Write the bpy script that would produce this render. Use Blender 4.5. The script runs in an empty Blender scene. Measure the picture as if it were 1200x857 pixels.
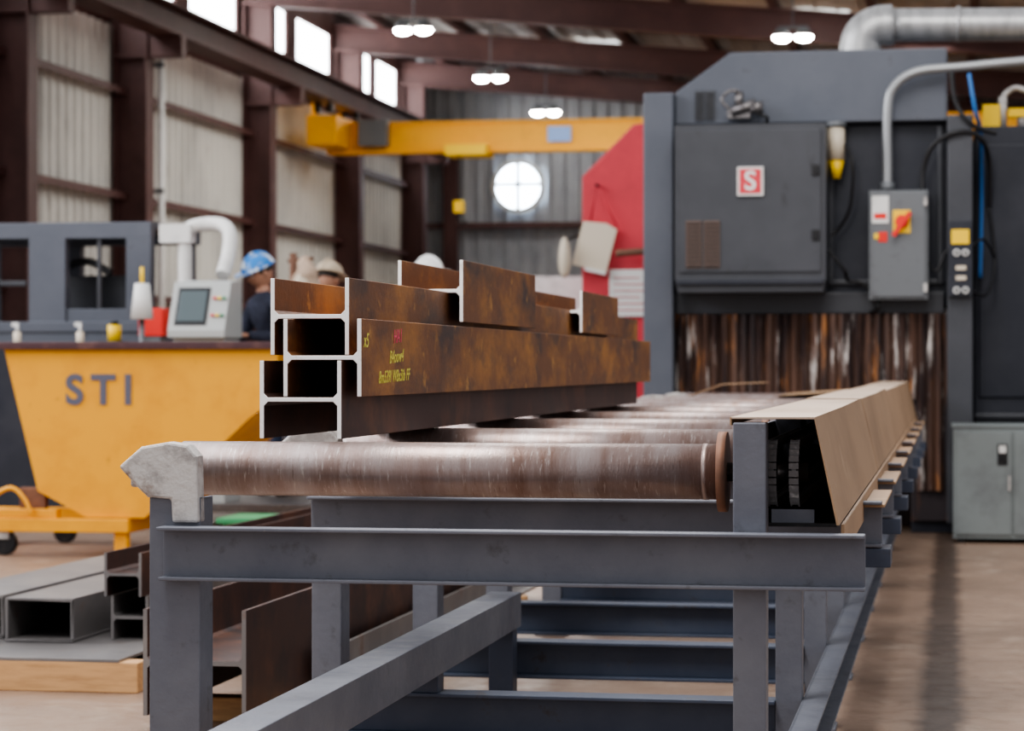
import bpy, bmesh, math, random
from mathutils import Vector, Matrix
random.seed(4)
scene = bpy.context.scene
C = scene.collection

# ------------------------------------------------------------ materials
def M(name, c, layers=(), rough=.5, metal=0., bump=0., bscale=40., emit=0., rough2=None, refl_stripe=None, bstretch=(1,1,1)):
    m = bpy.data.materials.new(name); m.use_nodes = True
    nt = m.node_tree; N = nt.nodes; L = nt.links
    b = N['Principled BSDF']
    b.inputs['Roughness'].default_value = rough
    b.inputs['Metallic'].default_value = metal
    tc = N.new('ShaderNodeTexCoord')
    def noise(scale, stretch=(1,1,1), detail=6):
        mp = N.new('ShaderNodeMapping'); mp.inputs['Scale'].default_value = stretch
        L.new(tc.outputs['Object'], mp.inputs['Vector'])
        n = N.new('ShaderNodeTexNoise'); n.inputs['Scale'].default_value = scale
        n.inputs['Detail'].default_value = detail; n.inputs['Roughness'].default_value = .65
        L.new(mp.outputs['Vector'], n.inputs['Vector']); return n
    rgb = N.new('ShaderNodeRGB'); rgb.outputs[0].default_value = (*c, 1)
    cur = rgb.outputs[0]
    for (c2, sc, lo, hi, st) in layers:
        n = noise(sc, st)
        mr = N.new('ShaderNodeMapRange'); mr.inputs['From Min'].default_value = lo; mr.inputs['From Max'].default_value = hi
        L.new(n.outputs['Fac'], mr.inputs['Value'])
        mx = N.new('ShaderNodeMix'); mx.data_type = 'RGBA'
        L.new(mr.outputs['Result'], mx.inputs['Factor']); L.new(cur, mx.inputs['A'])
        mx.inputs['B'].default_value = (*c2, 1); cur = mx.outputs['Result']
    if refl_stripe:   # machine's dark reflection painted along the conveyor (object X distance from a line)
        xc, hw, tcol = refl_stripe
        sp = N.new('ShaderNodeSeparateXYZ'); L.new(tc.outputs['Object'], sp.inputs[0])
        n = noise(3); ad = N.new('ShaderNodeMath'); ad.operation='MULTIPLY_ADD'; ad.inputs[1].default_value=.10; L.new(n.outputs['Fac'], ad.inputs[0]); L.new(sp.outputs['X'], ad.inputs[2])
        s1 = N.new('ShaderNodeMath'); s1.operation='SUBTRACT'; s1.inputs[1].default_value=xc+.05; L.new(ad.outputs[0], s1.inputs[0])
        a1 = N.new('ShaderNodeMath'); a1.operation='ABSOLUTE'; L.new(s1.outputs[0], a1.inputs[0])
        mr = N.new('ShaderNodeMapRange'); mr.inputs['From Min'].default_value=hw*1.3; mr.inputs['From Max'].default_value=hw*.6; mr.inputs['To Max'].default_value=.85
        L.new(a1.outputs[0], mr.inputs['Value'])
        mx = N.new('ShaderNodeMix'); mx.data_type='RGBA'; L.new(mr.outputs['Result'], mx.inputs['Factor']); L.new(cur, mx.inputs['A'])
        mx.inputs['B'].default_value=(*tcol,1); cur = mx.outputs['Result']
    L.new(cur, b.inputs['Base Color'])
    if rough2 is not None:
        n = noise(9); mr = N.new('ShaderNodeMapRange')
        mr.inputs['From Min'].default_value = .35; mr.inputs['From Max'].default_value = .65
        mr.inputs['To Min'].default_value = rough; mr.inputs['To Max'].default_value = rough2
        L.new(n.outputs['Fac'], mr.inputs['Value']); L.new(mr.outputs['Result'], b.inputs['Roughness'])
    if bump:
        n = noise(bscale, bstretch); bp = N.new('ShaderNodeBump'); bp.inputs['Strength'].default_value = bump
        bp.inputs['Distance'].default_value = .01
        L.new(n.outputs['Fac'], bp.inputs['Height']); L.new(bp.outputs['Normal'], b.inputs['Normal'])
    if emit:
        L.new(cur, b.inputs['Emission Color']); b.inputs['Emission Strength'].default_value = emit
    return m
I3 = (1,1,1)
frame_paint = M('frame_grey_paint', (.130,.138,.168), [((.175,.182,.21),3,.4,.7,I3),((.08,.08,.085),14,.6,.78,I3),((.23,.22,.22),38,.68,.78,I3)], .42, .15, .15, rough2=.6)
frame_blue = M('frame_blue_paint', (.045,.058,.092), [((.07,.085,.12),4,.4,.7,I3),((.045,.035,.035),16,.6,.75,I3)], .5, .15)
zinc = M('worn_bracket_metal', (.56,.54,.52), [((.34,.32,.31),12,.45,.6,I3),((.22,.15,.11),7,.58,.68,I3)], .5, .3, .3, 60)
roller_steel = M('roller_steel', (.29,.215,.195), [((.38,.33,.32),2.2,.42,.7,(7,1,1)),((.19,.115,.09),2.5,.50,.72,(5,1,1)),((.55,.50,.48),22,.58,.75,(6,1,1)),((.16,.10,.08),40,.62,.72,(4,.4,.4))], .28, .65, .16, 60, rough2=.42, bstretch=(5,1,1))
rust_disc = M('rusted_disc', (.24,.12,.075), [((.13,.07,.05),12,.4,.7,I3)], .7, .2)
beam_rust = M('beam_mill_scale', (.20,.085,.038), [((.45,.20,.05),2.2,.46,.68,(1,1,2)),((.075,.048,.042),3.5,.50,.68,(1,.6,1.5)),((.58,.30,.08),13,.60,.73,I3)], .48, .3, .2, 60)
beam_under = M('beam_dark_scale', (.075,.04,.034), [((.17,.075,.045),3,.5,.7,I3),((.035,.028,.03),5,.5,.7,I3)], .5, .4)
beam_cut = M('beam_sawn_end', (.95,.94,.93), [((.70,.66,.62),30,.58,.74,I3)], .4, .15)
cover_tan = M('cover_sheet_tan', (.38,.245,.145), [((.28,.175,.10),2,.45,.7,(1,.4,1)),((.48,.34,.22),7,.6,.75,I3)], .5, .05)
cover_tan_lit = M('cover_sheet_tan_lit', (.52,.40,.31), [((.40,.285,.20),3,.5,.72,(1,.4,1))], .42, .05)  # lighter copy of the cover tan: light from above put into the colour
black_iron = M('black_iron', (.02,.02,.022), [((.05,.045,.045),30,.5,.7,I3)], .45, .5)
sprocket_m = M('sprocket_steel', (.16,.15,.15), [((.36,.34,.33),40,.55,.7,I3)], .35, .7)
mach = M('machine_grey_paint', (.050,.053,.062), [((.066,.069,.08),2,.4,.7,I3),((.034,.034,.038),9,.6,.75,(1,1,.4))], .42, .1)
mach_lt = M('machine_light_grey_paint', (.088,.098,.122), [((.11,.12,.145),2,.4,.7,I3),((.06,.06,.07),8,.62,.76,I3)], .42, .1)
mach_dk = M('machine_dark_paint', (.018,.021,.032), [((.034,.036,.048),3,.4,.7,I3)], .45, .1)
rusty_curtain = M('rusty_steel_curtain', (.17,.10,.075), [((.05,.035,.035),2.2,.42,.6,(4,1,.4)),((.50,.22,.08),2.6,.57,.68,(5,1,.6)),((.85,.80,.76),2.8,.59,.69,(6,1,.7))], .35, .25)  # rust tones; the palest streak layer paints in white glints
rusty_body = M('machine_rust_streaked', (.045,.036,.04), [((.16,.075,.045),2.5,.5,.7,(4,4,.7))], .5, .2)
boxgrey = M('junction_box_grey', (.15,.16,.17), [((.11,.11,.12),10,.55,.75,I3)], .4, .2)
cab_grey = M('cabinet_grey_green', (.20,.225,.225), [((.14,.15,.155),4,.5,.75,I3)], .5)
yellow = M('hopper_yellow', (.86,.39,.012), [((.74,.31,.012),3,.45,.7,I3),((.34,.14,.03),12,.66,.78,I3)], .5)
crane_y = M('crane_yellow', (.90,.43,.015), [((.74,.34,.015),2,.5,.7,I3)], .5)
safety_y = M('safety_yellow', (.95,.62,.01), (), .4)
rim_m = M('hopper_rim_dark', (.085,.04,.045), [((.16,.08,.07),8,.5,.7,I3)], .5, .3)
red = M('red_paint', (.64,.05,.07), [((.50,.04,.055),2,.45,.7,I3)], .5)
redb = M('bright_red', (.75,.03,.02), (), .4)
white = M('white_paint', (.75,.75,.73), [((.6,.6,.58),6,.5,.7,I3)], .5)
cream = M('cream_plastic', (.66,.58,.46), (), .4)
silver = M('duct_silver', (.46,.46,.46), [((.30,.30,.30),5,.45,.7,(3,1,1))], .4, .6)
conduit = M('conduit_grey', (.32,.33,.34), (), .4, .5)
rubber = M('black_rubber', (.012,.012,.014), (), .5)
blueh = M('blue_hose', (.03,.16,.45), (), .4)
bluesign = M('blue_sign', (.25,.4,.75), (), .4)
ventbr = M('vent_brown', (.12,.08,.065), (), .7)
col_m = M('column_red_brown', (.075,.030,.027), [((.105,.045,.04),2,.45,.7,I3)], .6)
siding = M('siding_panel', (.60,.59,.55), [((.44,.435,.41),.8,.45,.65,(1,1,.5)),((.27,.24,.21),4,.60,.76,(1,1,.25))], .6)
siding_b = M('siding_panel_end', (.36,.37,.39), [((.25,.26,.28),.8,.45,.65,(1,1,.5))], .6)
roofm = M('roof_sheet', (.56,.52,.48), [((.36,.33,.31),1.5,.45,.7,(1,1,1))], .7)
pane = M('window_daylight', (.95,.98,1.0), (), .5, emit=8)
sky_strip = M('skylight_strip', (.85,.88,.88), (), .5, emit=1.1)
lamp_m = M('lamp_glow', (1,.97,.92), (), .5, emit=80)
round_m = M('round_window_glow', (.75,.87,1.0), (), .5, emit=12)
floor_m = M('concrete_floor', (.27,.185,.135), [((.19,.13,.095),.7,.42,.65,I3),((.35,.27,.21),3,.55,.75,I3),((.12,.08,.06),1.1,.60,.74,(2.2,.35,1))], .32, 0, .08, 20, rough2=.5, refl_stripe=(-.035,.075,(.045,.028,.02)))
tubest = M('tube_steel', (.19,.18,.18), [((.27,.25,.24),3,.45,.7,I3),((.17,.095,.07),6,.6,.75,I3)], .42, .4)
wood = M('timber', (.58,.34,.16), [((.40,.22,.10),5,.45,.7,(1,10,10))], .7)
green = M('green_paint', (.05,.28,.12), (), .5)
chalk_y = M('chalk_yellow', (.75,.68,.12), (), .8)
chalk_p = M('chalk_pink', (.80,.10,.18), (), .8)
stencil = M('stencil_grey', (.11,.11,.15), (), .6)
screen = M('screen_glass', (.10,.13,.14), (), .15)
cons = M('console_grey', (.42,.44,.43), (), .45)
skin = M('skin', (.45,.24,.16), (), .55)
navy = M('navy_cloth', (.02,.025,.045), [((.035,.04,.07),20,.45,.6,I3)], .85)
beige = M('beige_cloth', (.55,.42,.32), [((.36,.25,.18),9,.5,.7,I3)], .85)
greycl = M('grey_cloth', (.15,.15,.16), [((.1,.1,.1),12,.5,.7,I3)], .85)
denim = M('denim', (.05,.07,.13), (), .85)
boot = M('boot_leather', (.06,.035,.02), (), .6)
hair = M('hair_dark', (.02,.014,.01), (), .7)
hat_b = M('hardhat_blue', (.03,.22,.60), [((.7,.78,.85),14,.52,.56,I3)], .3)
hat_w = M('hardhat_white', (.8,.8,.78), (), .3)
hat_t = M('hat_tan', (.55,.45,.33), (), .6)
orangev = M('orange_brown_vest', (.35,.14,.05), (), .8)
eyew = M('eye_white', (.7,.7,.68), (), .3)

# ------------------------------------------------------------ mesh builder
class B:
    def __init__(s, name, parent=None):
        s.name = name; s.v = []; s.f = []; s.mi = []; s.mats = []; s.sm = []; s.parent = parent
    def m(s, mat):
        if mat not in s.mats: s.mats.append(mat)
        return s.mats.index(mat)
    def add(s, vs, fs, mat, smooth=False):
        o = len(s.v); s.v += [tuple(p) for p in vs]; k = s.m(mat)
        for f in fs:
            s.f.append([i+o for i in f]); s.mi.append(k); s.sm.append(smooth)
    def box(s, x0,x1,y0,y1,z0,z1, mat):
        vs = [(x,y,z) for x in (x0,x1) for y in (y0,y1) for z in (z0,z1)]
        s.add(vs, [(0,1,3,2),(4,6,7,5),(0,4,5,1),(2,3,7,6),(0,2,6,4),(1,5,7,3)], mat)
    def prism(s, poly, axis, a0, a1, mat, capmat=None):
        def P(p, a):
            if axis == 'y': return (p[0], a, p[1])
            if axis == 'x': return (a, p[0], p[1])
            return (p[0], p[1], a)
        n = len(poly)
        vs = [P(p,a0) for p in poly] + [P(p,a1) for p in poly]
        s.add(vs, [(i,(i+1)%n,(i+1)%n+n,i+n) for i in range(n)], mat)
        s.add([P(p,a0) for p in poly], [tuple(range(n))], capmat or mat)
        s.add([P(p,a1) for p in poly], [tuple(range(n))], capmat or mat)
    def cyl(s, p0, p1, r, mat, seg=24, r1=None, caps=True):
        p0 = Vector(p0); p1 = Vector(p1); d = (p1-p0).normalized()
        a = d.orthogonal().normalized(); b = d.cross(a); r1 = r if r1 is None else r1
        A = [p0+(a*math.cos(t)+b*math.sin(t))*r for t in [2*math.pi*i/seg for i in range(seg)]]
        Q = [p1+(a*math.cos(t)+b*math.sin(t))*r1 for t in [2*math.pi*i/seg for i in range(seg)]]
        s.add(A+Q, [(i,(i+1)%seg,(i+1)%seg+seg,i+seg) for i in range(seg)], mat, True)
        if caps:
            s.add(A, [tuple(range(seg))], mat); s.add(Q, [tuple(range(seg))], mat)
    def tube(s, pts, r, mat, seg=12, sub=8):
        P = [Vector(p) for p in pts]
        if sub > 1:
            Q = []
            for i in range(len(P)-1):
                a = P[max(i-1,0)]; b = P[i]; c = P[i+1]; d = P[min(i+2,len(P)-1)]
                for k in range(sub):
                    t = k/sub
                    Q.append(.5*((2*b)+(c-a)*t+(2*a-5*b+4*c-d)*t*t+(3*b-a-3*c+d)*t**3))
            Q.append(P[-1]); P = Q
        n = None; vs = []
        for i,p in enumerate(P):
            d = (P[min(i+1,len(P)-1)]-P[max(i-1,0)]).normalized()
            n = d.orthogonal().normalized() if n is None else (n-d*n.dot(d)).normalized()
            b = d.cross(n)
            vs += [p+(n*math.cos(2*math.pi*k/seg)+b*math.sin(2*math.pi*k/seg))*r for k in range(seg)]
        fs = []
        for i in range(len(P)-1):
            for k in range(seg):
                fs.append((i*seg+k, i*seg+(k+1)%seg, (i+1)*seg+(k+1)%seg, (i+1)*seg+k))
        s.add(vs, fs, mat, True)
        s.add(vs[:seg], [tuple(range(seg))], mat); s.add(vs[-seg:], [tuple(range(seg))], mat)
    def sphere(s, c, r, mat, sx=1, sy=1, sz=1, seg=20, rings=12, z0=-1, fn=None):
        vs = []; 
        for j in range(rings+1):
            ph = math.asin(z0)+(math.pi/2-math.asin(z0))*j/rings
            for i in range(seg):
                t = 2*math.pi*i/seg
                p = Vector((math.cos(ph)*math.cos(t)*r*sx, math.cos(ph)*math.sin(t)*r*sy, math.sin(ph)*r*sz))
                if fn: p = fn(p)
                vs.append(p+Vector(c))
        fs = [(j*seg+i, j*seg+(i+1)%seg, (j+1)*seg+(i+1)%seg, (j+1)*seg+i) for j in range(rings) for i in range(seg)]
        s.add(vs, fs, mat, True)
    def done(s, bevel=0, parent=None):
        me = bpy.data.meshes.new(s.name); me.from_pydata(s.v, [], s.f)
        for m in s.mats: me.materials.append(m)
        for p,k,sm in zip(me.polygons, s.mi, s.sm): p.material_index = k; p.use_smooth = sm
        bm = bmesh.new(); bm.from_mesh(me)
        bmesh.ops.remove_doubles(bm, verts=bm.verts, dist=1e-5)
        bmesh.ops.dissolve_degenerate(bm, edges=bm.edges, dist=1e-6)
        bmesh.ops.recalc_face_normals(bm, faces=bm.faces)
        bm.to_mesh(me); bm.free()
        o = bpy.data.objects.new(s.name, me); C.objects.link(o)
        if bevel:
            md = o.modifiers.new('bevel','BEVEL'); md.width = bevel; md.segments = 2; md.limit_method = 'ANGLE'
            md.angle_limit = math.radians(50)
        par = parent or s.parent
        if par: o.parent = par
        return o
def empty(name, loc=(0,0,0), rz=0):
    e = bpy.data.objects.new(name, None); e.location = loc; e.rotation_euler = (0,0,rz); e.empty_display_size=.1
    C.objects.link(e); return e
def text(name, s, loc, size, mat, parent=None, rot=(math.pi/2,0,0), off=0., sp=1.0, ext=.0015, shear=0., align='LEFT'):
    cu = bpy.data.curves.new(name,'FONT'); cu.body = s; cu.size = size; cu.offset = off; cu.extrude = ext; cu.shear = shear; cu.align_x = align
    cu.space_character = sp; cu.materials.append(mat)
    o = bpy.data.objects.new(name, cu); o.location = loc; o.rotation_euler = rot; C.objects.link(o)
    if parent: o.parent = parent
    return o
def hbeam(b, x0,x1,y0,y1,z0,z1, mat=beam_rust, cut=beam_cut, t=.011, inner=None):
    """H section lying with vertical flanges and a horizontal web; sawn bright ends."""
    zc = (z0+z1)/2; r = .010
    prof = [(x0,z0),(x0+t,z0),(x0+t,zc-t/2-r),(x0+t+r,zc-t/2),(x1-t-r,zc-t/2),(x1-t,zc-t/2-r),(x1-t,z0),(x1,z0),
            (x1,z1),(x1-t,z1),(x1-t,zc+t/2+r),(x1-t-r,zc+t/2),(x0+t+r,zc+t/2),(x0+t,zc+t/2+r),(x0+t,z1),(x0,z1)]
    b.prism(prof,'y',y0,y1,mat,cut)

# ------------------------------------------------------------ camera
H = 1.18
cam = bpy.data.cameras.new('camera'); co = bpy.data.objects.new('camera', cam); C.objects.link(co)
cam.sensor_width = 36; cam.lens = 87.0; cam.clip_end = 300
co.location = (0,0,H); co.rotation_euler = (math.radians(90),0,math.radians(10.07))
cam.dof.use_dof = True; cam.dof.focus_distance = 6.0; cam.dof.aperture_fstop = 5.0
scene.camera = co

# ------------------------------------------------------------ room shell
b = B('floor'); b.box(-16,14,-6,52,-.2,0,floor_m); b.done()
def corr(b, axis, a0, a1, z0, z1, pos, mat, pitch=.3, depth=.05, sgn=1):
    n = int((a1-a0)/pitch); pts = []
    for i in range(n+1):
        a = a0+i*pitch
        for da,dp in ((0,0),(.16,0),(.20,1),(.26,1)):
            if a+da <= a1: pts.append((a+da, pos+sgn*depth*dp))
    back = pos - sgn*.08
    for i in range(len(pts)-1):
        (p,q),(p2,q2) = pts[i],pts[i+1]
        if axis=='y': vs=[(q,p,z0),(q2,p2,z0),(q2,p2,z1),(q,p,z1)]
        else: vs=[(p,q,z0),(p2,q2,z0),(p2,q2,z1),(p,q,z1)]
        b.add(vs,[(0,1,2,3)],mat)
    if axis=='y': b.box(min(back,pos-sgn*.01),max(back,pos-sgn*.01),a0,a1,z0,z1,mat)
    else: b.box(a0,a1,min(back,pos-sgn*.01),max(back,pos-sgn*.01),z0,z1,mat)
XW = -11.1
WZ0,WZ1 = 5.86,7.22
b = B('wall_left'); corr(b,'y',22,51,0,WZ0-.12,XW,siding)
b.box(XW-.1,XW,22,51,WZ0-.12,WZ0,col_m); b.box(XW-.1,XW,22,51,WZ1,7.7,col_m)
panes = [(24.5,26.5),(28.6,31.2),(33.0,34.6),(35.2,37.75),(39.4,40.7),(41.3,43.7),(45.5,46.9),(47.3,49.2)]
prev = 22
for p,q in panes:
    b.box(XW-.1,XW,prev,p,WZ0,WZ1,col_m); prev=q
b.box(XW-.1,XW,prev,51,WZ0,WZ1,col_m); b.done()
for i,(p,q) in enumerate(panes):
    b = B('window_%d'%(i+1)); b.box(XW-.07,XW-.05,p,q,WZ0,WZ1,pane)
    b.box(XW-.05,XW-.01,p,q,WZ0,WZ0+.04,col_m); b.box(XW-.05,XW-.01,p,q,WZ1-.04,WZ1,col_m)
    b.box(XW-.05,XW-.01,p,p+.05,WZ0+.04,WZ1-.04,col_m); b.box(XW-.05,XW-.01,q-.05,q,WZ0+.04,WZ1-.04,col_m); b.done()
b = B('wall_back'); corr(b,'x',-11.2,10,0,7.6,51,siding_b,sgn=-1); b.done()
b = B('wall_right'); corr(b,'y',24,51,0,6.6,10,siding_b,sgn=-1); b.done()
def roofz(x): return 7.65-.09*(x+11.1)
b = B('ceiling')
b.prism([(-11.2,roofz(-11.2)),(10.1,roofz(10.1)),(10.1,roofz(10.1)+.1),(-11.2,roofz(-11.2)+.1)],'y',26,51.1,roofm)
x=-10.9
while x<10:
    b.box(x,x+.05,26,51,roofz(x)-.03,roofz(x),roofm); x+=.35
ceil_o = b.done()
b = B('skylight_strips')
for x in (-6.9,-2.4,2.1):
    for y in (27.8,33.4,39.4,45.4):
        b.box(x,x+.8,y,y+3.4,roofz(x+.4)-.06,roofz(x+.4)-.035,sky_strip)
b.done(parent=ceil_o)
b = B('roof_purlins')
x=-10.2
while x<9.6:
    z=roofz(x)-.04; b.box(x,x+.06,26,51,z-.2,z-.02,col_m); b.box(x-.04,x+.10,26,51,z-.22,z-.2,col_m); x+=1.5
b.done(parent=ceil_o)
def rafter(i,y):
    b = B('roof_rafter')
    for (o0,o1,h) in ((-.74,-.70,.14),(-.70,-.30,.02),(-.30,-.26,.14)):
        b.prism([(XW,roofz(XW)+o0),(9.9,roofz(9.9)+o0),(9.9,roofz(9.9)+o1),(XW,roofz(XW)+o1)],'y',y-h,y+h,col_m)
    b.done(parent=ceil_o)
cols = [27.5,31.8,37.95,43.9,49.4]
for i,y in enumerate(cols): rafter(i,y)
def column(y):
    b = B('wall_column')
    b.box(XW+.06,XW+.09,y-.16,y+.16,0,6.9,col_m); b.box(XW+.09,XW+.50,y-.02,y+.02,0,6.9,col_m)
    b.box(XW+.50,XW+.53,y-.16,y+.16,0,6.9,col_m)
    b.box(XW+.09,XW+.50,y-.14,y+.14,5.3,5.35,col_m); b.box(XW+.53,XW+1.0,y-.1,y+.1,5.30,5.58,col_m); b.done()
for y in cols: column(y)
b = B('wall_girts')
for z in (2.1,3.45,4.85):
    b.box(XW+.055,XW+.2,22,50.9,z,z+.05,col_m); b.box(XW+.2,XW+.215,22,50.9,z-.05,z+.05,col_m)
for z in (2.4,4.1,5.9):
    b.box(-11,9.9,50.75,50.94,z,z+.06,col_m); b.box(-11,9.9,50.74,50.76,z-.05,z+.06,col_m)
b.done()
b = B('wall_conduit_pipe'); b.cyl((-10.5,32.05,0),(-10.5,32.05,5.5),.045,white,12)
for z in (1.5,3.5,5.2): b.box(-10.6,-10.44,31.98,32.0,z,z+.06,boxgrey)
b.done()
for x in (-10.3,-4.5,2.0):
    b = B('end_wall_post'); b.box(x-.15,x+.15,50.62,50.65,0,6.2,col_m); b.box(x-.02,x+.02,50.65,50.92,0,6.2,col_m); b.box(x-.15,x+.15,50.70,50.73,0,6.2,col_m); b.done()
b = B('crane_runway_beam')
b.box(-10.5,-10.1,24,50.5,5.58,5.62,col_m); b.box(-10.32,-10.28,24,50.5,5.62,5.94,col_m); b.box(-10.5,-10.1,24,50.5,5.94,5.98,col_m)
runway_o = b.done()
# round window
b = B('window_round')
cx,cz,rw = -8.9,4.92,.47
b.cyl((cx,50.90,cz),(cx,50.86,cz),rw,round_m,40)
seg=40
for k in range(seg):
    a0=2*math.pi*k/seg; a1=2*math.pi*(k+1)/seg
    P=lambda r,a,y:(cx+r*math.cos(a),y,cz+r*math.sin(a))
    vs=[P(rw,a0,50.93),P(rw+.1,a0,50.93),P(rw+.1,a1,50.93),P(rw,a1,50.93),P(rw,a0,50.80),P(rw+.1,a0,50.80),P(rw+.1,a1,50.80),P(rw,a1,50.80)]
    b.add(vs,[(4,5,6,7),(0,1,5,4),(2,3,7,6),(1,2,6,5),(0,3,7,4)],siding)
b.box(cx-.04,cx+.04,50.80,50.86,cz-rw,cz+rw,boxgrey); b.box(cx-rw,cx+rw,50.80,50.86,cz+.0,cz+.08,boxgrey)
b.done()
# lamps
for (x,y) in ((-7.95,36.3),(-7.95,42.6),(-7.95,48.6),(-2.3,36.6),(-2.3,43),(4,37)):
    b = B('high_bay_lamp'); z=6.2 if x<-5 else 6.0 if x<0 else 5.5
    for dx in (-.16,.16):
        b.sphere((x+dx,y,z+.02),.13,lamp_m,1,1,.55,20,10); b.cyl((x+dx,y,z+.03),(x+dx,y,z+.14),.14,boxgrey,20,r1=.08)
    b.box(x-.22,x+.22,y-.03,y+.03,z+.14,z+.18,boxgrey); b.cyl((x,y,z+.16),(x,y,roofz(x)-.07),.012,boxgrey,8); b.done()
# bridge crane
b = B('overhead_bridge_crane')
yc=41; dz=-.07
b.box(-10.45,8,yc-.15,yc+.15,4.84+dz,4.90+dz,crane_y); b.box(-10.45,8,yc-.10,yc+.10,4.90+dz,5.33+dz,crane_y); b.box(-10.45,8,yc-.15,yc+.15,5.33+dz,5.37+dz,crane_y)
b.box(-10.55,-10.05,yc-1.1,yc+1.1,4.85,5.34,crane_y)
for dy in (-.9,.9):
    b.cyl((-10.45,yc+dy,5.48),(-10.36,yc+dy,5.48),.09,black_iron); b.cyl((-10.24,yc+dy,5.48),(-10.15,yc+dy,5.48),.09,black_iron)
    b.box(-10.5,-10.45,yc+dy-.1,yc+dy+.1,5.3,5.56,crane_y)
b.box(-9.85,-9.35,yc-.4,yc-.16,4.88,5.32,boxgrey); b.box(-8.35,-7.65,yc-.45,yc+.3,4.70,4.88,safety_y)
b.cyl((-8.15,yc-.2,4.85),(-8.15,yc-.2,3.9),.012,black_iron,8); b.box(-8.23,-8.07,yc-.28,yc-.12,3.75,3.95,safety_y)
b.tube([(-8.15,yc-.2,3.75),(-8.15,yc-.2,3.62),(-8.09,yc-.2,3.56),(-8.03,yc-.2,3.62)],.018,black_iron,8)
b.box(-6.65,-6.25,yc-.17,yc-.15,4.92,5.18,bluesign); b.done(.004)

# ------------------------------------------------------------ roller conveyor
conv = empty('roller_conveyor',(-1.0,6,0))
def pin(o):
    o.parent = conv; o.matrix_parent_inverse = Matrix.Translation((1.0,-6,0)); return o
FY = [5.42+1.32*i for i in range(9)]
XL,XR = -1.764,-.183
b = B('cross_channels')
for y in FY:
    b.box(XL,XR,y-.022,y-.014,.70,.81,frame_paint)
    b.box(XL,XR,y-.075,y-.014,.808,.816,frame_paint); b.box(XL,XR,y-.060,y-.014,.694,.702,frame_paint)
pin(b.done(.002))
b = B('legs')
for i,y in enumerate(FY):
    for (a,c) in ((-1.80 if i==0 else -1.765,-1.68),(-.470,-.398)):
        top = .88 if a<-1 else 1.055
        t=.008; y0=y-.012; y1=y+.09
        if a<-1:
            b.box(a,c,y0,y0+t,.012,top,frame_paint); b.box(a,a+t,y0+t,y1,.012,top,frame_paint); b.box(c-t,c,y0+t,y1,.012,top,frame_paint)
        else:
            b.box(a,c,y0,y0+.075,.012,top,frame_paint)
        b.box(a-.03,c+.03,y0-.03,y1+.03,0,.012,frame_paint)
pin(b.done(.003))
b = B('low_cross_beams')
for y in FY[1:]:
    b.box(-1.68,-.47,y-.04,y+.06,.262,.272,frame_blue); b.box(-1.68,-.47,y+.005,y+.015,.16,.262,frame_blue); b.box(-1.68,-.47,y-.04,y+.06,.15,.16,frame_blue)
pin(b.done(.002))
b = B('side_rails')
b.box(-.398,-.390,5.45,16.2,.15,.275,frame_paint); b.box(-.39,-.33,5.45,16.2,.267,.275,frame_paint); b.box(-.39,-.33,5.45,16.2,.15,.158,frame_paint)
b.box(-1.49,-1.39,4.5,8.0,.325,.437,frame_paint)
for y in (FY[1],): b.box(-1.48,-1.40,y-.03,y+.05,.272,.325,frame_blue)
b.box(-1.48,-1.40,7.9,7.98,.0,.325,frame_blue)
b.box(-1.47,-1.41,4.6,4.7,.0,.325,frame_blue)
b.box(-.240,-.232,5.5,17.2,.76,.83,cover_tan)
for y in FY[1:]:
    b.box(-.232,-.175,y-.05,y+.75,.800,.808,cover_tan); b.box(-.230,-.16,y-.06,y+.12,.64,.69,frame_blue)
pin(b.done(.002))
b = B('roller_brackets')
prof = [(-1.869,.949),(-1.815,.995),(-1.752,1.006),(-1.706,.999),(-1.684,.974),(-1.680,.823),(-1.742,.823),(-1.745,.876),(-1.80,.88),(-1.822,.90)]
for y in FY:
    b.prism(prof,'y',y-.026,y+.03,zinc); b.box(-1.86,-1.825,y+.03,y+.32,.90,.965,zinc)
pin(b.done(.006))
b = B('rollers')
RY = [y+.25 for y in FY]
for y in RY:
    z=.936; r=.064
    b.cyl((-1.80,y,z),(-.525,y,z),r,roller_steel,64); b.cyl((-1.825,y,z),(-1.80,y,z),.05,zinc,24)
    b.cyl((-.525,y,z),(-.505,y,z),.092,rust_disc,40); b.cyl((-.505,y,z),(-.32,y,z),.022,sprocket_m,16)
    b.cyl((-.56,y,z),(-.548,y,z),r+.001,roller_steel,48)
pin(b.done())
b = B('chain_box')
b.box(-.480,-.472,5.52,17.3,.83,1.03,frame_paint)
b.box(-.472,-.25,5.52,17.3,.822,.83,black_iron)
for y in FY: b.box(-.395,-.30,y+.11,y+.116,.83,.86,frame_paint)
pin(b.done())
b = B('drive_chain')
def sprocket(x,y,z,r,w):
    n=17; poly=[]
    for k in range(n*4):
        a=2*math.pi*k/(n*4); rr = r if (k%4) in (0,1) else r-.010
        poly.append((y+rr*math.cos(a), z+rr*math.sin(a)))
    b.prism(poly,'x',x,x+w,sprocket_m); b.cyl((x-.006,y,z),(x+w+.006,y,z),.035,sprocket_m,20)
for y in RY:
    sprocket(-.405,y,.936,.068,.010); sprocket(-.355,y,.936,.068,.010)
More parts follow.
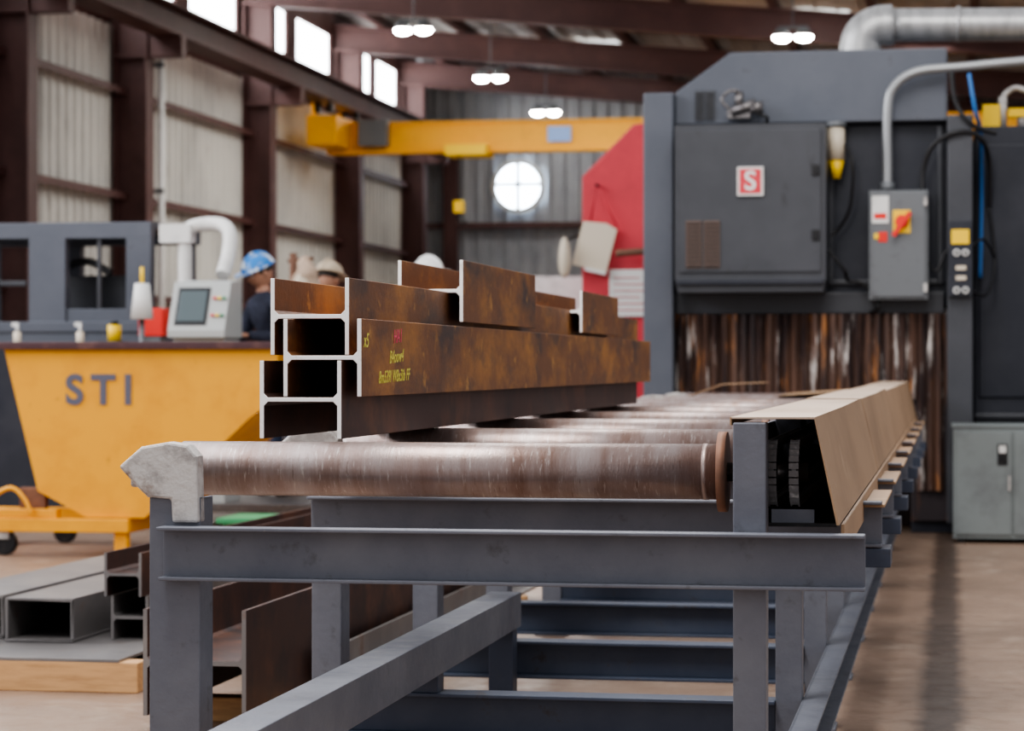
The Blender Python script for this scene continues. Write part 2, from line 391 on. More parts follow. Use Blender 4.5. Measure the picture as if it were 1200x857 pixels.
for x in (-.40,-.35):
    for i in range(0,130):
        y=RY[0]+i*.032
        for z in (1.002,.868):
            b.box(x-.011,x-.007,y-.014,y+.014,z-.009,z+.009,sprocket_m); b.box(x+.007,x+.011,y-.014,y+.014,z-.009,z+.009,sprocket_m)
            b.box(x-.007,x+.007,y-.006,y+.006,z-.006,z+.006,sprocket_m)
    for k in range(13):
        a=math.pi/2+math.pi*k/12; y=RY[0]+.067*math.cos(a); z=.936+.067*math.sin(a)
        b.box(x-.011,x+.011,y-.007,y+.007,z-.007,z+.007,sprocket_m)
pin(b.done())
b = B('chain_cover')
segs=[(5.42,8.3,0),(8.32,11.3,.004),(11.32,14.3,0),(14.32,17.4,.003)]
for y0,y1,o in segs:
    z=1.067+o
    b.box(-.474,-.294,y0,y1,z-.004,z,cover_tan_lit)
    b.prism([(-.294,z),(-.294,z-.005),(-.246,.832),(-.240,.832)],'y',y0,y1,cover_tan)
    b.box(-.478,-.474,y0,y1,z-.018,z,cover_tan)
pin(b.done(.0015))

# ------------------------------------------------------------ steel beam stack
def beam_obj(x0,x1,y0,y1,z0,z1,cut=beam_cut,mat=beam_rust):
    b = B('steel_h_beam'); hbeam(b,x0,x1,y0,y1,z0,z1,mat,cut); return b.done(.0015)
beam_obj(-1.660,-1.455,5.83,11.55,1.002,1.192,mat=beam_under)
bb = beam_obj(-1.606,-1.410,5.85,11.7,1.104,1.294)
beam_obj(-1.658,-1.458,5.92,11.6,1.206,1.396)
beam_obj(-1.606,-1.410,7.12,8.40,1.308,1.490)
beam_obj(-1.606,-1.410,9.5,10.55,1.308,1.470)
mk = empty('chalk_marking',(-1.4095,6.1,1.2))
def mark(s,y,z,size,mat,tilt=0.,sh=.25): 
    o=text('chalk_line',s,(-1.4092,y,z),size,mat,None,(math.pi/2+0,-tilt,math.pi/2),.0004,1.05,.0003,sh); o.parent=mk; o.matrix_parent_inverse=Matrix.Translation((1.4095,-6.1,-1.2))
mark('HA1',6.20,1.237,.050,chalk_p,.05); mark('B4oow4',6.15,1.185,.046,chalk_y,.04,.4); mark('8m539l W8x3ib FF',6.03,1.135,.044,chalk_y,.02,.35); mark('x5',5.87,1.225,.050,chalk_y)

b = B('bent_sheet_angle')
b.prism([(-1.50,1.002),(-1.30,1.075),(-1.05,1.085),(-1.05,1.079),(-1.30,1.069),(-1.488,1.002)],'y',14.2,14.5,cover_tan); b.done()
b = B('bent_sheet_angle')
b.prism([(-1.02,1.002),(-.60,1.03),(-.60,1.024),(-.99,1.002)],'y',14.6,16.4,cover_tan); b.done()

# ------------------------------------------------------------ drilling machine
mc = B('beam_drilling_machine')
Y=17.7
mc.box(-2.16,-1.945,17.5,19.3,.0,3.12,mach_lt)
mc.prism([(-1.945,2.9),(-1.945,3.13),(-1.55,3.41),(-.03,3.41),(-.03,2.9)],'y',17.62,19.2,mach_lt)
mc.box(-1.945,-.03,17.75,19.2,1.6,2.9,mach_dk)
mc.box(-1.945,-.05,17.66,17.75,1.545,1.70,mach)
mc.box(-1.945,-1.85,17.8,19.2,0,1.545,rusty_body); mc.box(-1.85,-.2,18.4,19.2,0,1.6,rusty_body)
mc.box(-1.85,-.5,17.8,18.4,0,.8,rusty_body)
mc.box(-.28,.147,17.66,19.2,.08,1.55,rusty_body)
mc.box(-.03,.147,17.45,19.2,.08,2.92,mach)
mc.box(.16,1.7,17.9,19.2,.0,2.88,mach_dk)
mc.box(.16,1.7,17.86,17.9,.80,.84,mach)
mc.box(.19,.80,17.88,17.9,.95,2.75,mach_dk)
mc.box(-.28,1.7,17.7,19.2,0,.08,mach_dk)
mc.box(-.86,-.05,17.72,17.75,1.75,1.79,mach); mc.box(-.86,-.82,17.70,17.75,1.75,2.88,mach)
mc.box(-.10,-.06,17.70,17.75,1.75,2.88,mach)
mach_o = mc.done(.012)
def mpart(bld, bev=0):
    o = bld.done(bev); o.parent = mach_o; return o
b = B('front_housing')
b.prism([(-1.905,1.79),(-1.905,2.86),(-.855,2.86),(-.855,1.79),(-.875,1.69),(-1.885,1.69)],'y',17.24,17.74,mach)
b.box(-1.87,-.89,17.222,17.24,1.83,2.82,mach)
b.box(-1.89,-.87,17.20,17.26,1.745,1.775,mach_dk)
b.box(-.95,-.90,17.20,17.224,2.05,2.12,black_iron); b.box(-.95,-.90,17.20,17.224,2.50,2.57,black_iron)
for i in range(2):
    x=-1.825+i*.125
    b.box(x,x+.112,17.210,17.222,1.86,2.19,ventbr)
    for k in range(11): b.box(x+.006,x+.106,17.204,17.210,1.872+k*.029,1.882+k*.029,black_iron)
mpart(b,.008)
b = B('top_louvres')
for x in (-1.80,-1.725):
    b.box(x,x+.065,17.60,17.62,2.93,3.14,mach)
    for k in range(7): b.box(x+.006,x+.058,17.592,17.60,2.945+k*.027,2.957+k*.027,black_iron)
mpart(b)
b = B('pneumatic_valve')
b.box(-1.56,-1.40,17.50,17.6,2.93,3.0,sprocket_m); b.cyl((-1.53,17.5,2.97),(-1.36,17.48,3.03),.035,sprocket_m,16); b.cyl((-1.48,17.53,3.0),(-1.48,17.53,3.12),.03,sprocket_m,16)
b.cyl((-1.40,17.5,3.0),(-1.31,17.5,3.0),.045,sprocket_m,16); b.tube([(-1.55,17.5,3.0),(-1.60,17.5,3.06),(-1.55,17.5,3.12),(-1.48,17.5,3.12)],.010,sprocket_m,8)
b.tube([(-1.36,17.5,2.96),(-1.28,17.5,2.93),(-1.30,17.55,2.88)],.012,rubber,8)
mpart(b)
b = B('strip_curtain')
n=30; x0=-1.94; w=(1.94-.05)/n
for k in range(n):
    x=x0+k*w; a=.02*random.random()
    b.prism([(x,17.63+a),(x+w*.5,17.60+a*.5),(x+w*.96,17.64-a),(x+w*.96,17.648-a),(x+w*.5,17.608+a*.5),(x,17.638+a)],'z',.94 if x<-.3 else .30,1.545,rusty_curtain)
mpart(b)
b = B('logo_sign'); b.box(-1.465,-1.285,17.200,17.222,2.36,2.56,white); b.box(-1.450,-1.300,17.196,17.200,2.375,2.545,red); mpart(b)
o=text('logo_letter','S',(-1.375,17.195,2.402),.185,white,mach_o,off=.003,align='CENTER')
b = B('air_filter'); b.cyl((-.80,17.6,2.63),(-.80,17.6,2.86),.06,cream,20); b.cyl((-.80,17.6,2.50),(-.80,17.6,2.63),.028,safety_y,16,r1=.055); b.cyl((-.80,17.6,2.86),(-.80,17.6,2.9),.07,boxgrey,20); b.box(-.82,-.78,17.62,17.75,2.7,2.8,boxgrey); mpart(b)
b = B('junction_box')
b.box(-.565,-.16,17.42,17.72,1.64,2.40,boxgrey); b.box(-.545,-.18,17.40,17.42,1.66,2.38,boxgrey)
b.box(-.40,-.28,17.39,17.40,2.10,2.26,safety_y); b.cyl((-.34,17.40,2.18),(-.34,17.36,2.18),.045,redb,20)
b.prism([(-.41,2.09),(-.385,2.07),(-.27,2.23),(-.295,2.25)],'y',17.335,17.36,redb)
b.box(-.545,-.43,17.394,17.40,2.17,2.36,white); b.box(-.53,-.445,17.391,17.394,2.20,2.24,redb); b.box(-.53,-.50,17.391,17.394,2.06,2.10,safety_y)
b.box(-.50,-.44,17.394,17.40,2.04,2.11,redb)
for z in (1.72,2.32): b.box(-.19,-.165,17.385,17.40,z-.03,z+.03,zinc)
b.tube([(-.5,17.5,1.64),(-.5,17.5,1.58),(-.56,17.6,1.55)],.015,rubber,8)
mpart(b,.008)
b = B('gauge_panel')
b.box(-.02,.14,17.38,17.45,1.66,2.18,mach_dk); b.box(.0,.12,17.372,17.38,2.02,2.12,safety_y)
for z in (1.96,1.70):
    for x in (.035,.095): b.cyl((x,17.38,z),(x,17.36,z),.024,white,16); b.cyl((x,17.36,z),(x,17.357,z),.014,black_iron,12)
for z in (1.84,1.77): b.box(.03,.10,17.37,17.38,z,z+.03,cream)
mpart(b,.004)
b = B('conduits')
b.tube([(-.44,17.5,2.38),(-.44,17.5,2.6),(-.44,17.5,2.95),(-.40,17.5,3.12),(-.24,17.5,3.23),(.1,17.5,3.26),(.7,17.5,3.30),(1.6,17.5,3.32)],.033,conduit,14)
b.cyl((-.44,17.5,2.40),(-.44,17.5,2.46),.05,boxgrey,16)
b.tube([(-.2,17.5,2.40),(-.19,17.5,2.56),(-.12,17.45,2.72),(.05,17.42,2.80),(.2,17.5,2.76),(.26,17.7,2.6),(.26,17.84,2.3)],.018,rubber,10)
b.tube([(.12,17.4,3.2),(.16,17.4,2.95),(.2,17.6,2.8),(.21,17.82,2.4),(.2,17.82,1.8)],.014,blueh,10)
b.tube([(.0,17.43,3.22),(.03,17.43,3.0),(.14,17.43,2.85),(.30,17.6,2.8)],.016,rubber,10)
b.tube([(-.16,17.5,1.9),(-.1,17.42,1.84),(-.05,17.42,1.95),(.0,17.42,2.0)],.012,rubber,8)
b.tube([(.13,17.40,1.70),(.24,17.6,1.68),(.3,17.82,1.9),(.26,17.82,2.3)],.012,rubber,8)
b.tube([(.13,17.40,2.0),(.22,17.6,2.06),(.3,17.82,1.95)],.010,rubber,8)
b.tube([(-.75,17.6,2.75),(-.68,17.5,2.6),(-.70,17.55,2.3),(-.78,17.6,2.15),(-.84,17.6,2.1)],.012,rubber,8)
b.tube([(-.86,17.5,2.0),(-.74,17.5,1.85),(-.72,17.6,1.78),(-.62,17.6,1.76),(-.52,17.6,1.66)],.012,rubber,8)
mpart(b)
b = B('valve_fittings')
b.box(.22,.34,17.95,18.05,2.88,3.04,safety_y); b.cyl((.36,18.0,2.88),(.36,18.0,3.1),.03,zinc); b.box(.4,.56,17.95,18.05,2.95,3.01,safety_y)
b.cyl((.5,18.0,2.88),(.5,18.0,2.96),.04,zinc); b.tube([(.36,18,3.1),(.45,18,3.16),(.6,18,3.12),(.9,18,3.12)],.02,zinc,8)
mpart(b)
b = B('extraction_duct')
b.tube([(-.66,18.3,3.36),(-.66,18.3,3.50),(-.63,18.3,3.60),(-.54,18.3,3.66),(-.42,18.3,3.67)],.15,silver,20)
b.tube([(-.42,18.3,3.67),(.6,18.3,3.65),(1.9,18.3,3.63)],.12,silver,20)
for x in (-.42,.05,.6,1.1): b.cyl((x-.015,18.3,3.665),(x+.015,18.3,3.665),.13,silver,20)
b.cyl((-.66,18.3,3.40),(-.66,18.3,3.43),.165,silver,24); mpart(b)

b = B('steel_cabinet')
b.box(.01,.80,16.7,17.35,.03,.77,cab_grey); b.box(.0,.81,16.69,17.36,.77,.785,cab_grey); b.box(.03,.39,16.685,16.70,.06,.74,cab_grey); b.box(.41,.78,16.685,16.70,.06,.74,cab_grey)
b.box(.37,.385,16.67,16.685,.35,.45,zinc); b.box(.30,.365,16.68,16.685,.52,.66,black_iron); b.box(.31,.355,16.677,16.68,.60,.65,white)
for x in (.04,.73):
    for y in (16.72,17.28): b.box(x,x+.05,y,y+.05,0,.03,black_iron)
b.done(.006)

# ------------------------------------------------------------ red machine & boards
b = B('red_machine_housing')
b.prism([(-3.12,0),(-3.12,2.80),(-2.68,3.24),(-1.9,3.34),(-1.9,0)],'y',21,22.2,red)
for z in (.5,1.3): b.box(-1.9,-1.87,21.1,22.1,z,z+.05,red)
red_o = b.done(.02)
b = B('hanging_board')
c=math.cos(.25); s_=math.sin(.25)
pts=[(-.15,-.22),(.15,-.22),(.15,.16),(.05,.19),(-.15,.16)]
b.prism([(-2.99+p*c+q*s_,2.22-p*s_+q*c) for p,q in pts],'y',20.90,20.92,cream)
b.prism([(-3.08,2.02),(-2.9,1.98),(-2.9,1.95),(-3.08,1.99)],'y',20.88,20.9,white)
b.tube([(-3.03,20.9,2.42),(-2.98,20.93,2.72),(-2.80,20.9,2.36)],.008,red,6,sub=1); b.cyl((-2.98,20.88,2.72),(-2.98,20.995,2.72),.012,black_iron,8); b.done(parent=red_o)
b = B('notice_paper'); b.box(-2.88,-2.48,20.97,20.99,1.60,2.0,white); 
for k in range(6): b.box(-2.84,-2.54-.04*(k%3),20.965,20.97,1.65+k*.055,1.657+k*.055,red)
b.done(parent=red_o)
b = B('pipe_bracket'); b.tube([(-2.80,20.8,2.13),(-2.42,20.8,2.15),(-2.35,20.85,2.1),(-2.35,20.85,1.4)],.03,rust_disc,8); b.box(-2.38,-2.32,20.83,21.0,1.4,1.5,rust_disc); b.done(parent=red_o)
b = B('rag_bundle'); b.sphere((-3.24,20.8,2.10),.08,cream,.7,.7,2.2,fn=lambda p:Vector((p.x*(1-.8*(p.z+.05)),p.y,p.z))); b.cyl((-3.24,20.8,2.24),(-3.10,21.01,2.32),.01,black_iron,6); b.done(parent=red_o)
b = B('whiteboard'); b.box(-3.85,-3.2,22.3,22.33,1.55,1.98,white); b.box(-3.87,-3.18,22.33,22.35,1.53,2.0,zinc)
for x in (-3.8,-3.28): b.box(x,x+.04,22.35,22.39,0,1.9,zinc); b.box(x,x+.04,22.1,22.6,0,.04,zinc)
b.done()

# ------------------------------------------------------------ tipping hopper
hp = B('tipping_hopper')
y0,y1=14.6,15.7
prof=[(-5.80,1.28),(-4.04,1.28),(-4.07,.97),(-4.22,.86),(-4.89,.24),(-5.26,.24),(-5.58,.40)]
n=len(prof)
for yy in (y0,y1-.02): hp.prism(prof,'y',yy,yy+.02,yellow)
for i in range(1,n):
    a=prof[i]; c=prof[(i+1)%n]
    hp.add([(a[0],y0,a[1]),(c[0],y0,c[1]),(c[0],y1,c[1]),(a[0],y1,a[1])],[(0,1,2,3)],yellow)
hp.box(-5.86,-3.98,y0-.04,y0+.03,1.28,1.325,rim_m); hp.box(-5.86,-3.98,y1-.03,y1+.04,1.28,1.325,rim_m)
hp.box(-5.86,-5.80,y0,y1,1.28,1.325,rim_m); hp.box(-4.04,-3.98,y0,y1,1.28,1.325,rim_m)
hp.box(-6.3,-4.98,y0-.05,y0+.09,.15,.235,yellow); hp.box(-6.3,-4.98,y1-.09,y1+.05,.15,.235,yellow)
hp.box(-6.3,-6.18,y0+.09,y1-.09,.15,.235,yellow); hp.box(-5.10,-4.98,y0+.09,y1-.09,.15,.235,yellow)
hp.box(-6.3,-5.45,y0-.03,y0+.05,.235,.29,yellow)
hp.box(-5.72,-5.55,y0+.05,y0+.11,.235,.42,rust_disc)
hp.tube([(-5.95,y0-.05,.3),(-5.75,y0-.06,.42),(-5.65,y0-.06,.36),(-5.60,y0-.06,.26)],.015,yellow,8)
for y in (y0+.02,y1-.02): 
    hp.cyl((-5.80,y-.03,.075),(-5.80,y+.03,.075),.075,black_iron,20); hp.box(-5.84,-5.76,y-.045,y+.045,.10,.15,zinc)
    hp.box(-5.08,-5.0,y-.04,y+.04,0,.15,yellow)
ho = hp.done(.006)
o=text('stencil_letters','STI',(-5.40,y0-.003,.945),.255,stencil,ho,off=.008,sp=1.4)

# ------------------------------------------------------------ left enclosure machine
b = B('machine_enclosure')
ya,yb=18.3,19.6
b.box(-8.2,-6.08,ya,yb,0,1.50,mach_lt); b.box(-8.2,-6.08,ya-.02,ya,1.44,1.52,mach_lt)
b.box(-8.2,-6.08,ya,ya+.1,2.17,2.29,mach_lt); b.box(-8.2,-6.08,yb-.1,yb,2.17,2.29,mach_lt); b.box(-8.2,-6.08,ya+.1,yb-.1,2.24,2.29,mach_lt)
for x,w_ in ((-8.2,.2),(-7.40,.07),(-7.07,.30),(-6.28,.2)): 
    b.box(x,x+w_,ya,ya+.1,1.50,2.17,mach_lt)
for x in (-8.2,-7.2,-6.24): b.box(x,x+.12,yb-.1,yb,1.50,2.17,mach_lt)
b.box(-6.77,-6.28,ya+.02,ya+.05,1.50,1.62,mach_lt); b.box(-6.52,-6.49,ya+.02,ya+.05,1.62,2.17,mach)
b.box(-8.0,-7.1,ya+.02,ya+.05,1.80,1.84,mach)
b.box(-7.05,-6.3,ya+.6,ya+.7,1.50,1.9,mach); b.tube([(-6.9,ya+.3,1.5),(-6.9,ya+.3,1.9),(-6.7,ya+.3,2.0),(-6.5,ya+.3,1.9)],.03,rubber,8)
b.box(-7.6,-7.5,ya+.2,ya+.5,1.50,2.1,black_iron)
b.box(-8.1,-7.3,ya-.01,ya,.3,1.1,mach_dk); b.box(-7.2,-6.2,ya-.01,ya,.3,1.1,mach_dk)
b.done(.01)
b = B('work_light_stand')
b.cyl((-5.83,17.35,0),(-5.83,17.35,.03),.12,boxgrey); b.cyl((-5.83,17.35,.03),(-5.83,17.35,1.52),.02,boxgrey,10)
b.cyl((-5.83,17.35,1.52),(-5.83,17.35,1.78),.085,white,20,r1=.055); b.cyl((-5.83,17.35,1.78),(-5.83,17.35,1.90),.014,safety_y,10); b.done()
b = B('red_storage_box'); b.box(-5.99,-5.80,17.74,17.9,1.40,1.61,redb); b.box(-5.97,-5.82,17.75,17.88,1.0,1.40,boxgrey); b.box(-6.0,-5.79,17.72,17.92,0,1.0,mach); b.done(.005)
b = B('yellow_can'); b.box(-6.20,-6.04,17.4,17.65,0,1.36,mach); b.cyl((-6.10,17.52,1.36),(-6.10,17.52,1.48),.05,safety_y,20); b.cyl((-6.10,17.52,1.48),(-6.10,17.52,1.51),.03,black_iron,14); b.done()
b = B('spray_bottle'); 
b.box(-7.0,-6.3,17.3,17.7,0,1.30,mach_dk)
for x in (-6.85,-6.36): b.cyl((x,17.5,1.30),(x,17.5,1.43),.028,cream,14); b.cyl((x,17.5,1.43),(x,17.5,1.48),.012,white,10); b.box(x-.04,x+.01,17.49,17.51,1.47,1.50,white)
b.done()

b = B('operator_platform'); b.box(-5.55,-3.3,16.9,19.4,.14,.20,sprocket_m)
for x in (-5.5,-4.6,-3.4):
    for y in (16.95,19.3): b.box(x,x+.06,y,y+.06,0,.14,frame_blue)
b.done(.005)
b = B('control_console')
dx=.10
b.box(-5.58+dx,-5.20+dx,17.0,17.38,.20,1.42,cons)
b.prism([(16.93,1.38),(16.93,1.43),(17.10,1.78),(17.38,1.80),(17.38,1.38)],'x',-5.60+dx,-5.18+dx,cons)
ny=Vector((0,-.35,.17)).normalized()
for (x0_,x1_,t0,t1,mt,of) in ((-5.56+dx,-5.32+dx,.10,.88,rubber,.006),(-5.54+dx,-5.34+dx,.17,.80,screen,.012)):
    p=lambda t,o_:(16.93+.17*t+ny.y*o_,1.43+.35*t+ny.z*o_)
    a=p(t0,0);c=p(t1,0);d=p(t1,of);e=p(t0,of); b.prism([a,c,d,e],'x',x0_,x1_,mt)
for i in range(3):
    for j in range(2):
        y=16.98+j*.06; z=1.43+.35*((y-16.93)/.17); b.cyl((-5.28+dx+i*.035,y,z),(-5.28+dx+i*.035,y-.02,z+.01),.012,[redb,safety_y,green][i],10)
b.done(.01)
b = B('pendant_arm')
b.cyl((-5.66,17.85,0),(-5.66,17.85,.04),.10,white); b.tube([(-5.66,17.85,.04),(-5.66,17.85,1.9),(-5.67,17.85,2.10),(-5.62,17.85,2.21),(-5.50,17.85,2.24),(-5.36,17.8,2.23),(-5.27,17.7,2.16),(-5.25,17.6,2.0),(-5.25,17.45,1.84)],.052,white,16)
b.box(-5.84,-5.60,17.78,17.92,2.10,2.24,white); b.done()

# ------------------------------------------------------------ people
def skinned(verts, edges, rad, root=0, sub=2):
    me=bpy.data.meshes.new('tmp'); me.from_pydata(verts,edges,[]); o=bpy.data.objects.new('tmp',me); C.objects.link(o)
    md=o.modifiers.new('s','SKIN'); md.use_smooth_shade=True
    sv=me.skin_vertices[0].data if len(me.skin_vertices) else None
    if sv is None:
        bm=bmesh.new(); bm.from_mesh(me); bm.verts.layers.skin.verify(); bm.to_mesh(me); bm.free(); sv=me.skin_vertices[0].data
    for i,r in enumerate(rad):
        sv[i].radius = r if isinstance(r,tuple) else (r,r)
        sv[i].use_root = (i==root)
    ss=o.modifiers.new('u','SUBSURF'); ss.levels=sub; ss.render_levels=sub
    dg=bpy.context.evaluated_depsgraph_get(); dg.update(); m2=bpy.data.meshes.new_from_object(o.evaluated_get(dg))
    bpy.data.objects.remove(o); return m2
def person(name, loc, rz, jacket, pants, hatm, head_turn=0., head_tilt=0., lean=0., arms=None, vest=None):
    E=empty(name,loc,rz)
    L=lambda z: -lean*max(0,(z-.95))/.55
    arms = arms or [((-.27,.0,1.16),(-.22,-.24,1.10)),((.27,.0,1.16),(.22,-.24,1.10))]
    V=[(0,0,.95),(0,L(1.12),1.12),(0,L(1.32),1.32),(0,L(1.44),1.44),(0,L(1.50)-.01,1.50),(0,L(1.50)-.02,1.60)]
    Rr=[(.155,.115),(.145,.11),(.165,.12),(.13,.10),.058,.055]
    Ed=[(0,1),(1,2),(2,3),(3,4),(4,5)]
    for s in (-1,1):
        k=len(V); V+=[(s*.095,0,.86),(s*.11,-.015,.50),(s*.115,.02,.12),(s*.12,-.03,.05),(s*.13,-.17,.04)]
        Rr+=[.092,.062,.045,.045,.038]; Ed+=[(0,k),(k,k+1),(k+1,k+2),(k+2,k+3),(k+3,k+4)]
    wr=[]
    for s,(e,w) in zip((-1,1),arms):
        k=len(V); V+=[(s*.185,L(1.43),1.43),(e[0],e[1]+L(1.2),e[2]),(w[0],w[1]+L(1.2),w[2])]
        Rr+=[.068,.050,.036]; Ed+=[(3,k),(k,k+1),(k+1,k+2)]; wr.append((Vector(V[k+1]),Vector(V[k+2]),s))
    me=skinned(V,Ed,Rr)
    me.materials.clear()
    for m_ in (jacket,pants,boot,skin,vest or jacket): me.materials.append(m_)
    for p in me.polygons:
        c=p.center; p.use_smooth=True
        if c.z<.13: p.material_index=2
        elif c.z<.90: p.material_index=1
        elif c.z>1.53: p.material_index=3
        elif vest and abs(c.x)<.15 and c.z>1.0: p.material_index=4
        else: p.material_index=0
    o=bpy.data.objects.new('body',me); C.objects.link(o); o.parent=E
    for (e,w,s) in wr:
        d=(w-e).normalized(); side=Vector((s*-1,0,0)); side=(side-d*side.dot(d)).normalized(); nn=d.cross(side)
        hv=[w-d*.01,w+d*.04,w+d*.075]; hr=[(.027,.020),(.036,.017),(.036,.015)]; he=[(0,1),(1,2)]
        for j,(off,ln) in enumerate(((-.030,.060),(-.010,.075),(.010,.080),(.030,.070))):
            k=len(hv); base=w+d*.085+side*off
            hv+=[base, base+d*ln*.5-nn*.006, base+d*ln*.85-nn*.022]; hr+=[.0095,.0085,.007]; he+=[(2,k),(k,k+1),(k+1,k+2)]
        k=len(hv); hv+=[w+d*.03+side*.04,w+d*.065+side*.058,w+d*.09+side*.062]; hr+=[.012,.010,.008]; he+=[(1,k),(k,k+1),(k+1,k+2)]
        hm=skinned(hv,he,hr,0,1); hm.materials.clear(); hm.materials.append(skin)
        ho_=bpy.data.objects.new('hand',hm); C.objects.link(ho_); ho_.parent=E
    b=B('head')
    def face(p):
        q=p.copy()
        if q.z<0: q.x*=1+.25*q.z/.115; q.y*=1+.12*q.z/.115
        if q.y<0:
            q.y-=.022*math.exp(-((q.x/.012)**2+((q.z+.012)/.022)**2))
            q.y+=.010*math.exp(-(((abs(q.x)-.030)/.014)**2+((q.z-.012)/.012)**2))
            q.y-=.006*math.exp(-((q.x/.025)**2+((q.z+.052)/.010)**2))
            q.y-=.008*math.exp(-((q.x/.02)**2+((q.z+.092)/.015)**2))
        return q
    b.sphere((0,0,0),1,skin,.076,.098,.118,40,30,fn=face)
    for s in (-1,1):
        b.sphere((s*.030,-.083,.012),.011,eyew,seg=12,rings=8); b.sphere((s*.030,-.092,.012),.005,hair,seg=8,rings=6)
        b.sphere((s*.077,.005,-.005),.018,skin,.5,1,1.7,12,8)
        b.tube([(s*.016,-.097,.032),(s*.032,-.096,.036),(s*.046,-.086,.030)],.004,hair,6,4)
    b.tube([(-.022,-.098,-.053),(0,-.104,-.051),(.022,-.098,-.053)],.004,rust_disc,6,4)
    b.sphere((0,.012,.012),1,hair,.081,.099,.116,24,14,z0=-.1,fn=lambda p:Vector((p.x,p.y if p.y>-.06 else -.06,p.z)))
    b.sphere((0,.0,.045),1,hatm,.108,.132,.105,32,12,z0=0)
    b.prism([(.118*math.cos(a)*(1.0),(.142*math.sin(a)-(.05 if math.sin(a)<-.3 else 0))) for a in [2*math.pi*i/32 for i in range(32)]],'z',.040,.050,hatm)
    b.tube([(0,-.13,.055),(0,-.10,.115),(0,-.03,.150),(0,.04,.150),(0,.10,.115),(0,.13,.055)],.014,hatm,8,5)
    h=b.done(); h.parent=E; h.location=(0,L(1.6)*.9-.03,1.665); h.rotation_euler=(head_tilt,0,head_turn)
    return E
person('machine_operator',(-4.90,17.9,.20),math.radians(-42),navy,denim,hat_b,math.radians(-5),math.radians(24),.18,
       [((-.27,-.12,1.18),(-.17,-.36,1.22)),((.28,-.10,1.18),(.18,-.36,1.20))])
person('shop_worker',(-4.91,18.95,.20),math.radians(165),beige,greycl,hat_t,0,math.radians(15),.12,vest=orangev)
person('shop_worker',(-3.98,18.6,.20),math.radians(60),greycl,denim,hat_w,0,0,.0)
b = B('coat_stand')
px,py=-4.96,18.35
b.cyl((px,py,.20),(px,py,.23),.15,rust_disc,24); b.cyl((px,py,.23),(px,py,2.04),.028,rust_disc,12); b.cyl((px-.04,py,1.98),(px+.16,py,2.0),.015,rust_disc,8)
def lump(p): 
    k=1+.22*math.sin(p.z*38+p.x*20)*math.cos(p.x*45)
    return Vector((p.x*k*(1-1.2*p.z),p.y*k,p.z))
b.sphere((px+.11,py-.05,1.82),.16,beige,.62,.5,1.25,24,18,fn=lump)
b.sphere((px+.09,py-.12,1.74),.09,cream,.8,.5,1.5,18,12,fn=lump)
b.done()

# ------------------------------------------------------------ material on the floor at left
def tube_rect(x0,x1,y0,y1,z0,z1,t=.010):
    b=B('rectangular_steel_tube')
    b.box(x0,x1,y0,y1,z0,z0+t,tubest); b.box(x0,x1,y0,y1,z1-t,z1,tubest); b.box(x0,x0+t,y0,y1,z0+t,z1-t,tubest); b.box(x1-t,x1,y0,y1,z0+t,z1-t,tubest)
    return b.done(.003)
tube_rect(-3.57,-3.30,9.0,12.6,.122,.29); tube_rect(-3.92,-3.62,9.1,12.6,.122,.29)
b=B('steel_plate'); b.box(-4.4,-2.95,8.52,12.7,.11,.12,tubest); b.done()
for y in (8.52,10.4,12.3):
    b=B('timber_dunnage'); b.box(-4.5,-2.88,y,y+.12,0,.11,wood); b.done(.004)
b=B('steel_h_beam'); hbeam(b,-3.20,-3.05,9.15,12.4,.122,.29,tubest,tubest); b.done()
b=B('steel_h_beam'); hbeam(b,-3.21,-3.06,9.1,12.4,.292,.46,beam_under,tubest); b.done()
b=B('steel_h_beam'); hbeam(b,-2.50,-2.165,7.45,12.0,.08,.415,beam_under,tubest,.014); b.done()
b=B('steel_h_beam'); hbeam(b,-2.80,-2.54,9.6,12.4,.08,.36,beam_rust,tubest,.012); b.done()
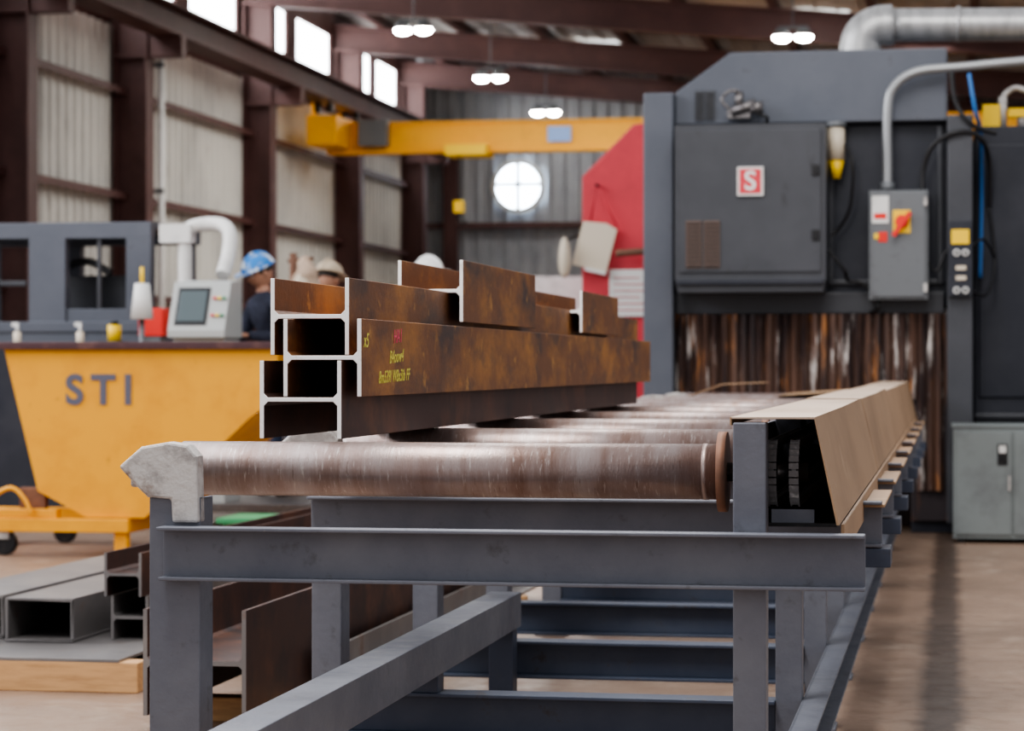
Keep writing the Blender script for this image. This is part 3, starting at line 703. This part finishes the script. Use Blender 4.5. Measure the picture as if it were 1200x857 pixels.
for y in (7.9,9.75,11.6):
    b=B('timber_dunnage'); b.box(-2.55 if y<9 else -2.86,-2.0,y,y+.1,0,.08,wood); b.done(.004)
b=B('steel_angle'); 
b.prism([(-2.12,.082),(-2.02,.082),(-2.02,.094),(-2.108,.094),(-2.108,.2),(-2.12,.2)],'y',8.2,12.4,tubest)
b.done()
b=B('wooden_pallet')
for k in range(6): b.box(-4.1+k*.2,-3.96+k*.2,13.0,14.1,.11,.13,wood)
for y in (13.0,13.5,14.0): b.box(-4.1,-2.96,y,y+.09,.02,.11,wood)
for k in range(3): b.box(-4.1+k*.5,-3.98+k*.5,13.0,14.1,0,.02,wood)
b.done()
b=B('green_crate'); b.box(-4.0,-3.65,13.3,13.7,.13,.30,green); b.box(-4.03,-3.62,13.27,13.73,.30,.33,green); b.box(-3.9,-3.75,13.25,13.3,.2,.24,black_iron); b.done(.004)
b=B('steel_channel'); 
for i in range(4): b.box(-3.4+i*.09,-3.33+i*.09,13.1,14.05,.13,.21+.02*i,tubest)
b.done()

# ------------------------------------------------------------ lights
def area(name,loc,rot,sx,sy,p,col=(1,1,1)):
    l=bpy.data.lights.new(name,'AREA'); l.shape='RECTANGLE'; l.size=sx; l.size_y=sy; l.energy=p; l.color=col
    o=bpy.data.objects.new(name,l); o.location=loc; o.rotation_euler=rot; C.objects.link(o); return o
area('roof_light_near',(-2.0,5.2,5.5),(0,0,0),1.2,3,260,(1,.98,.95))
area('roof_light_mid',(-.5,12.5,6.5),(0,0,0),3,4,220,(1,.97,.93))
area('left_window_light',(-10.5,12,6),(0,math.radians(-60),0),3,14,700,(.97,.97,1))
area('hall_light',(-4,34,6.0),(0,0,0),8,10,600,(1,.97,.92))
w=bpy.data.worlds.new('world'); scene.world=w; w.use_nodes=True
bg=w.node_tree.nodes['Background']; bg.inputs['Color'].default_value=(.96,.96,1.0,1); bg.inputs['Strength'].default_value=.52
try:
    scene.view_settings.view_transform='AgX'; scene.view_settings.look='AgX - Medium High Contrast'; scene.view_settings.exposure=.58
except Exception as e: print(e)
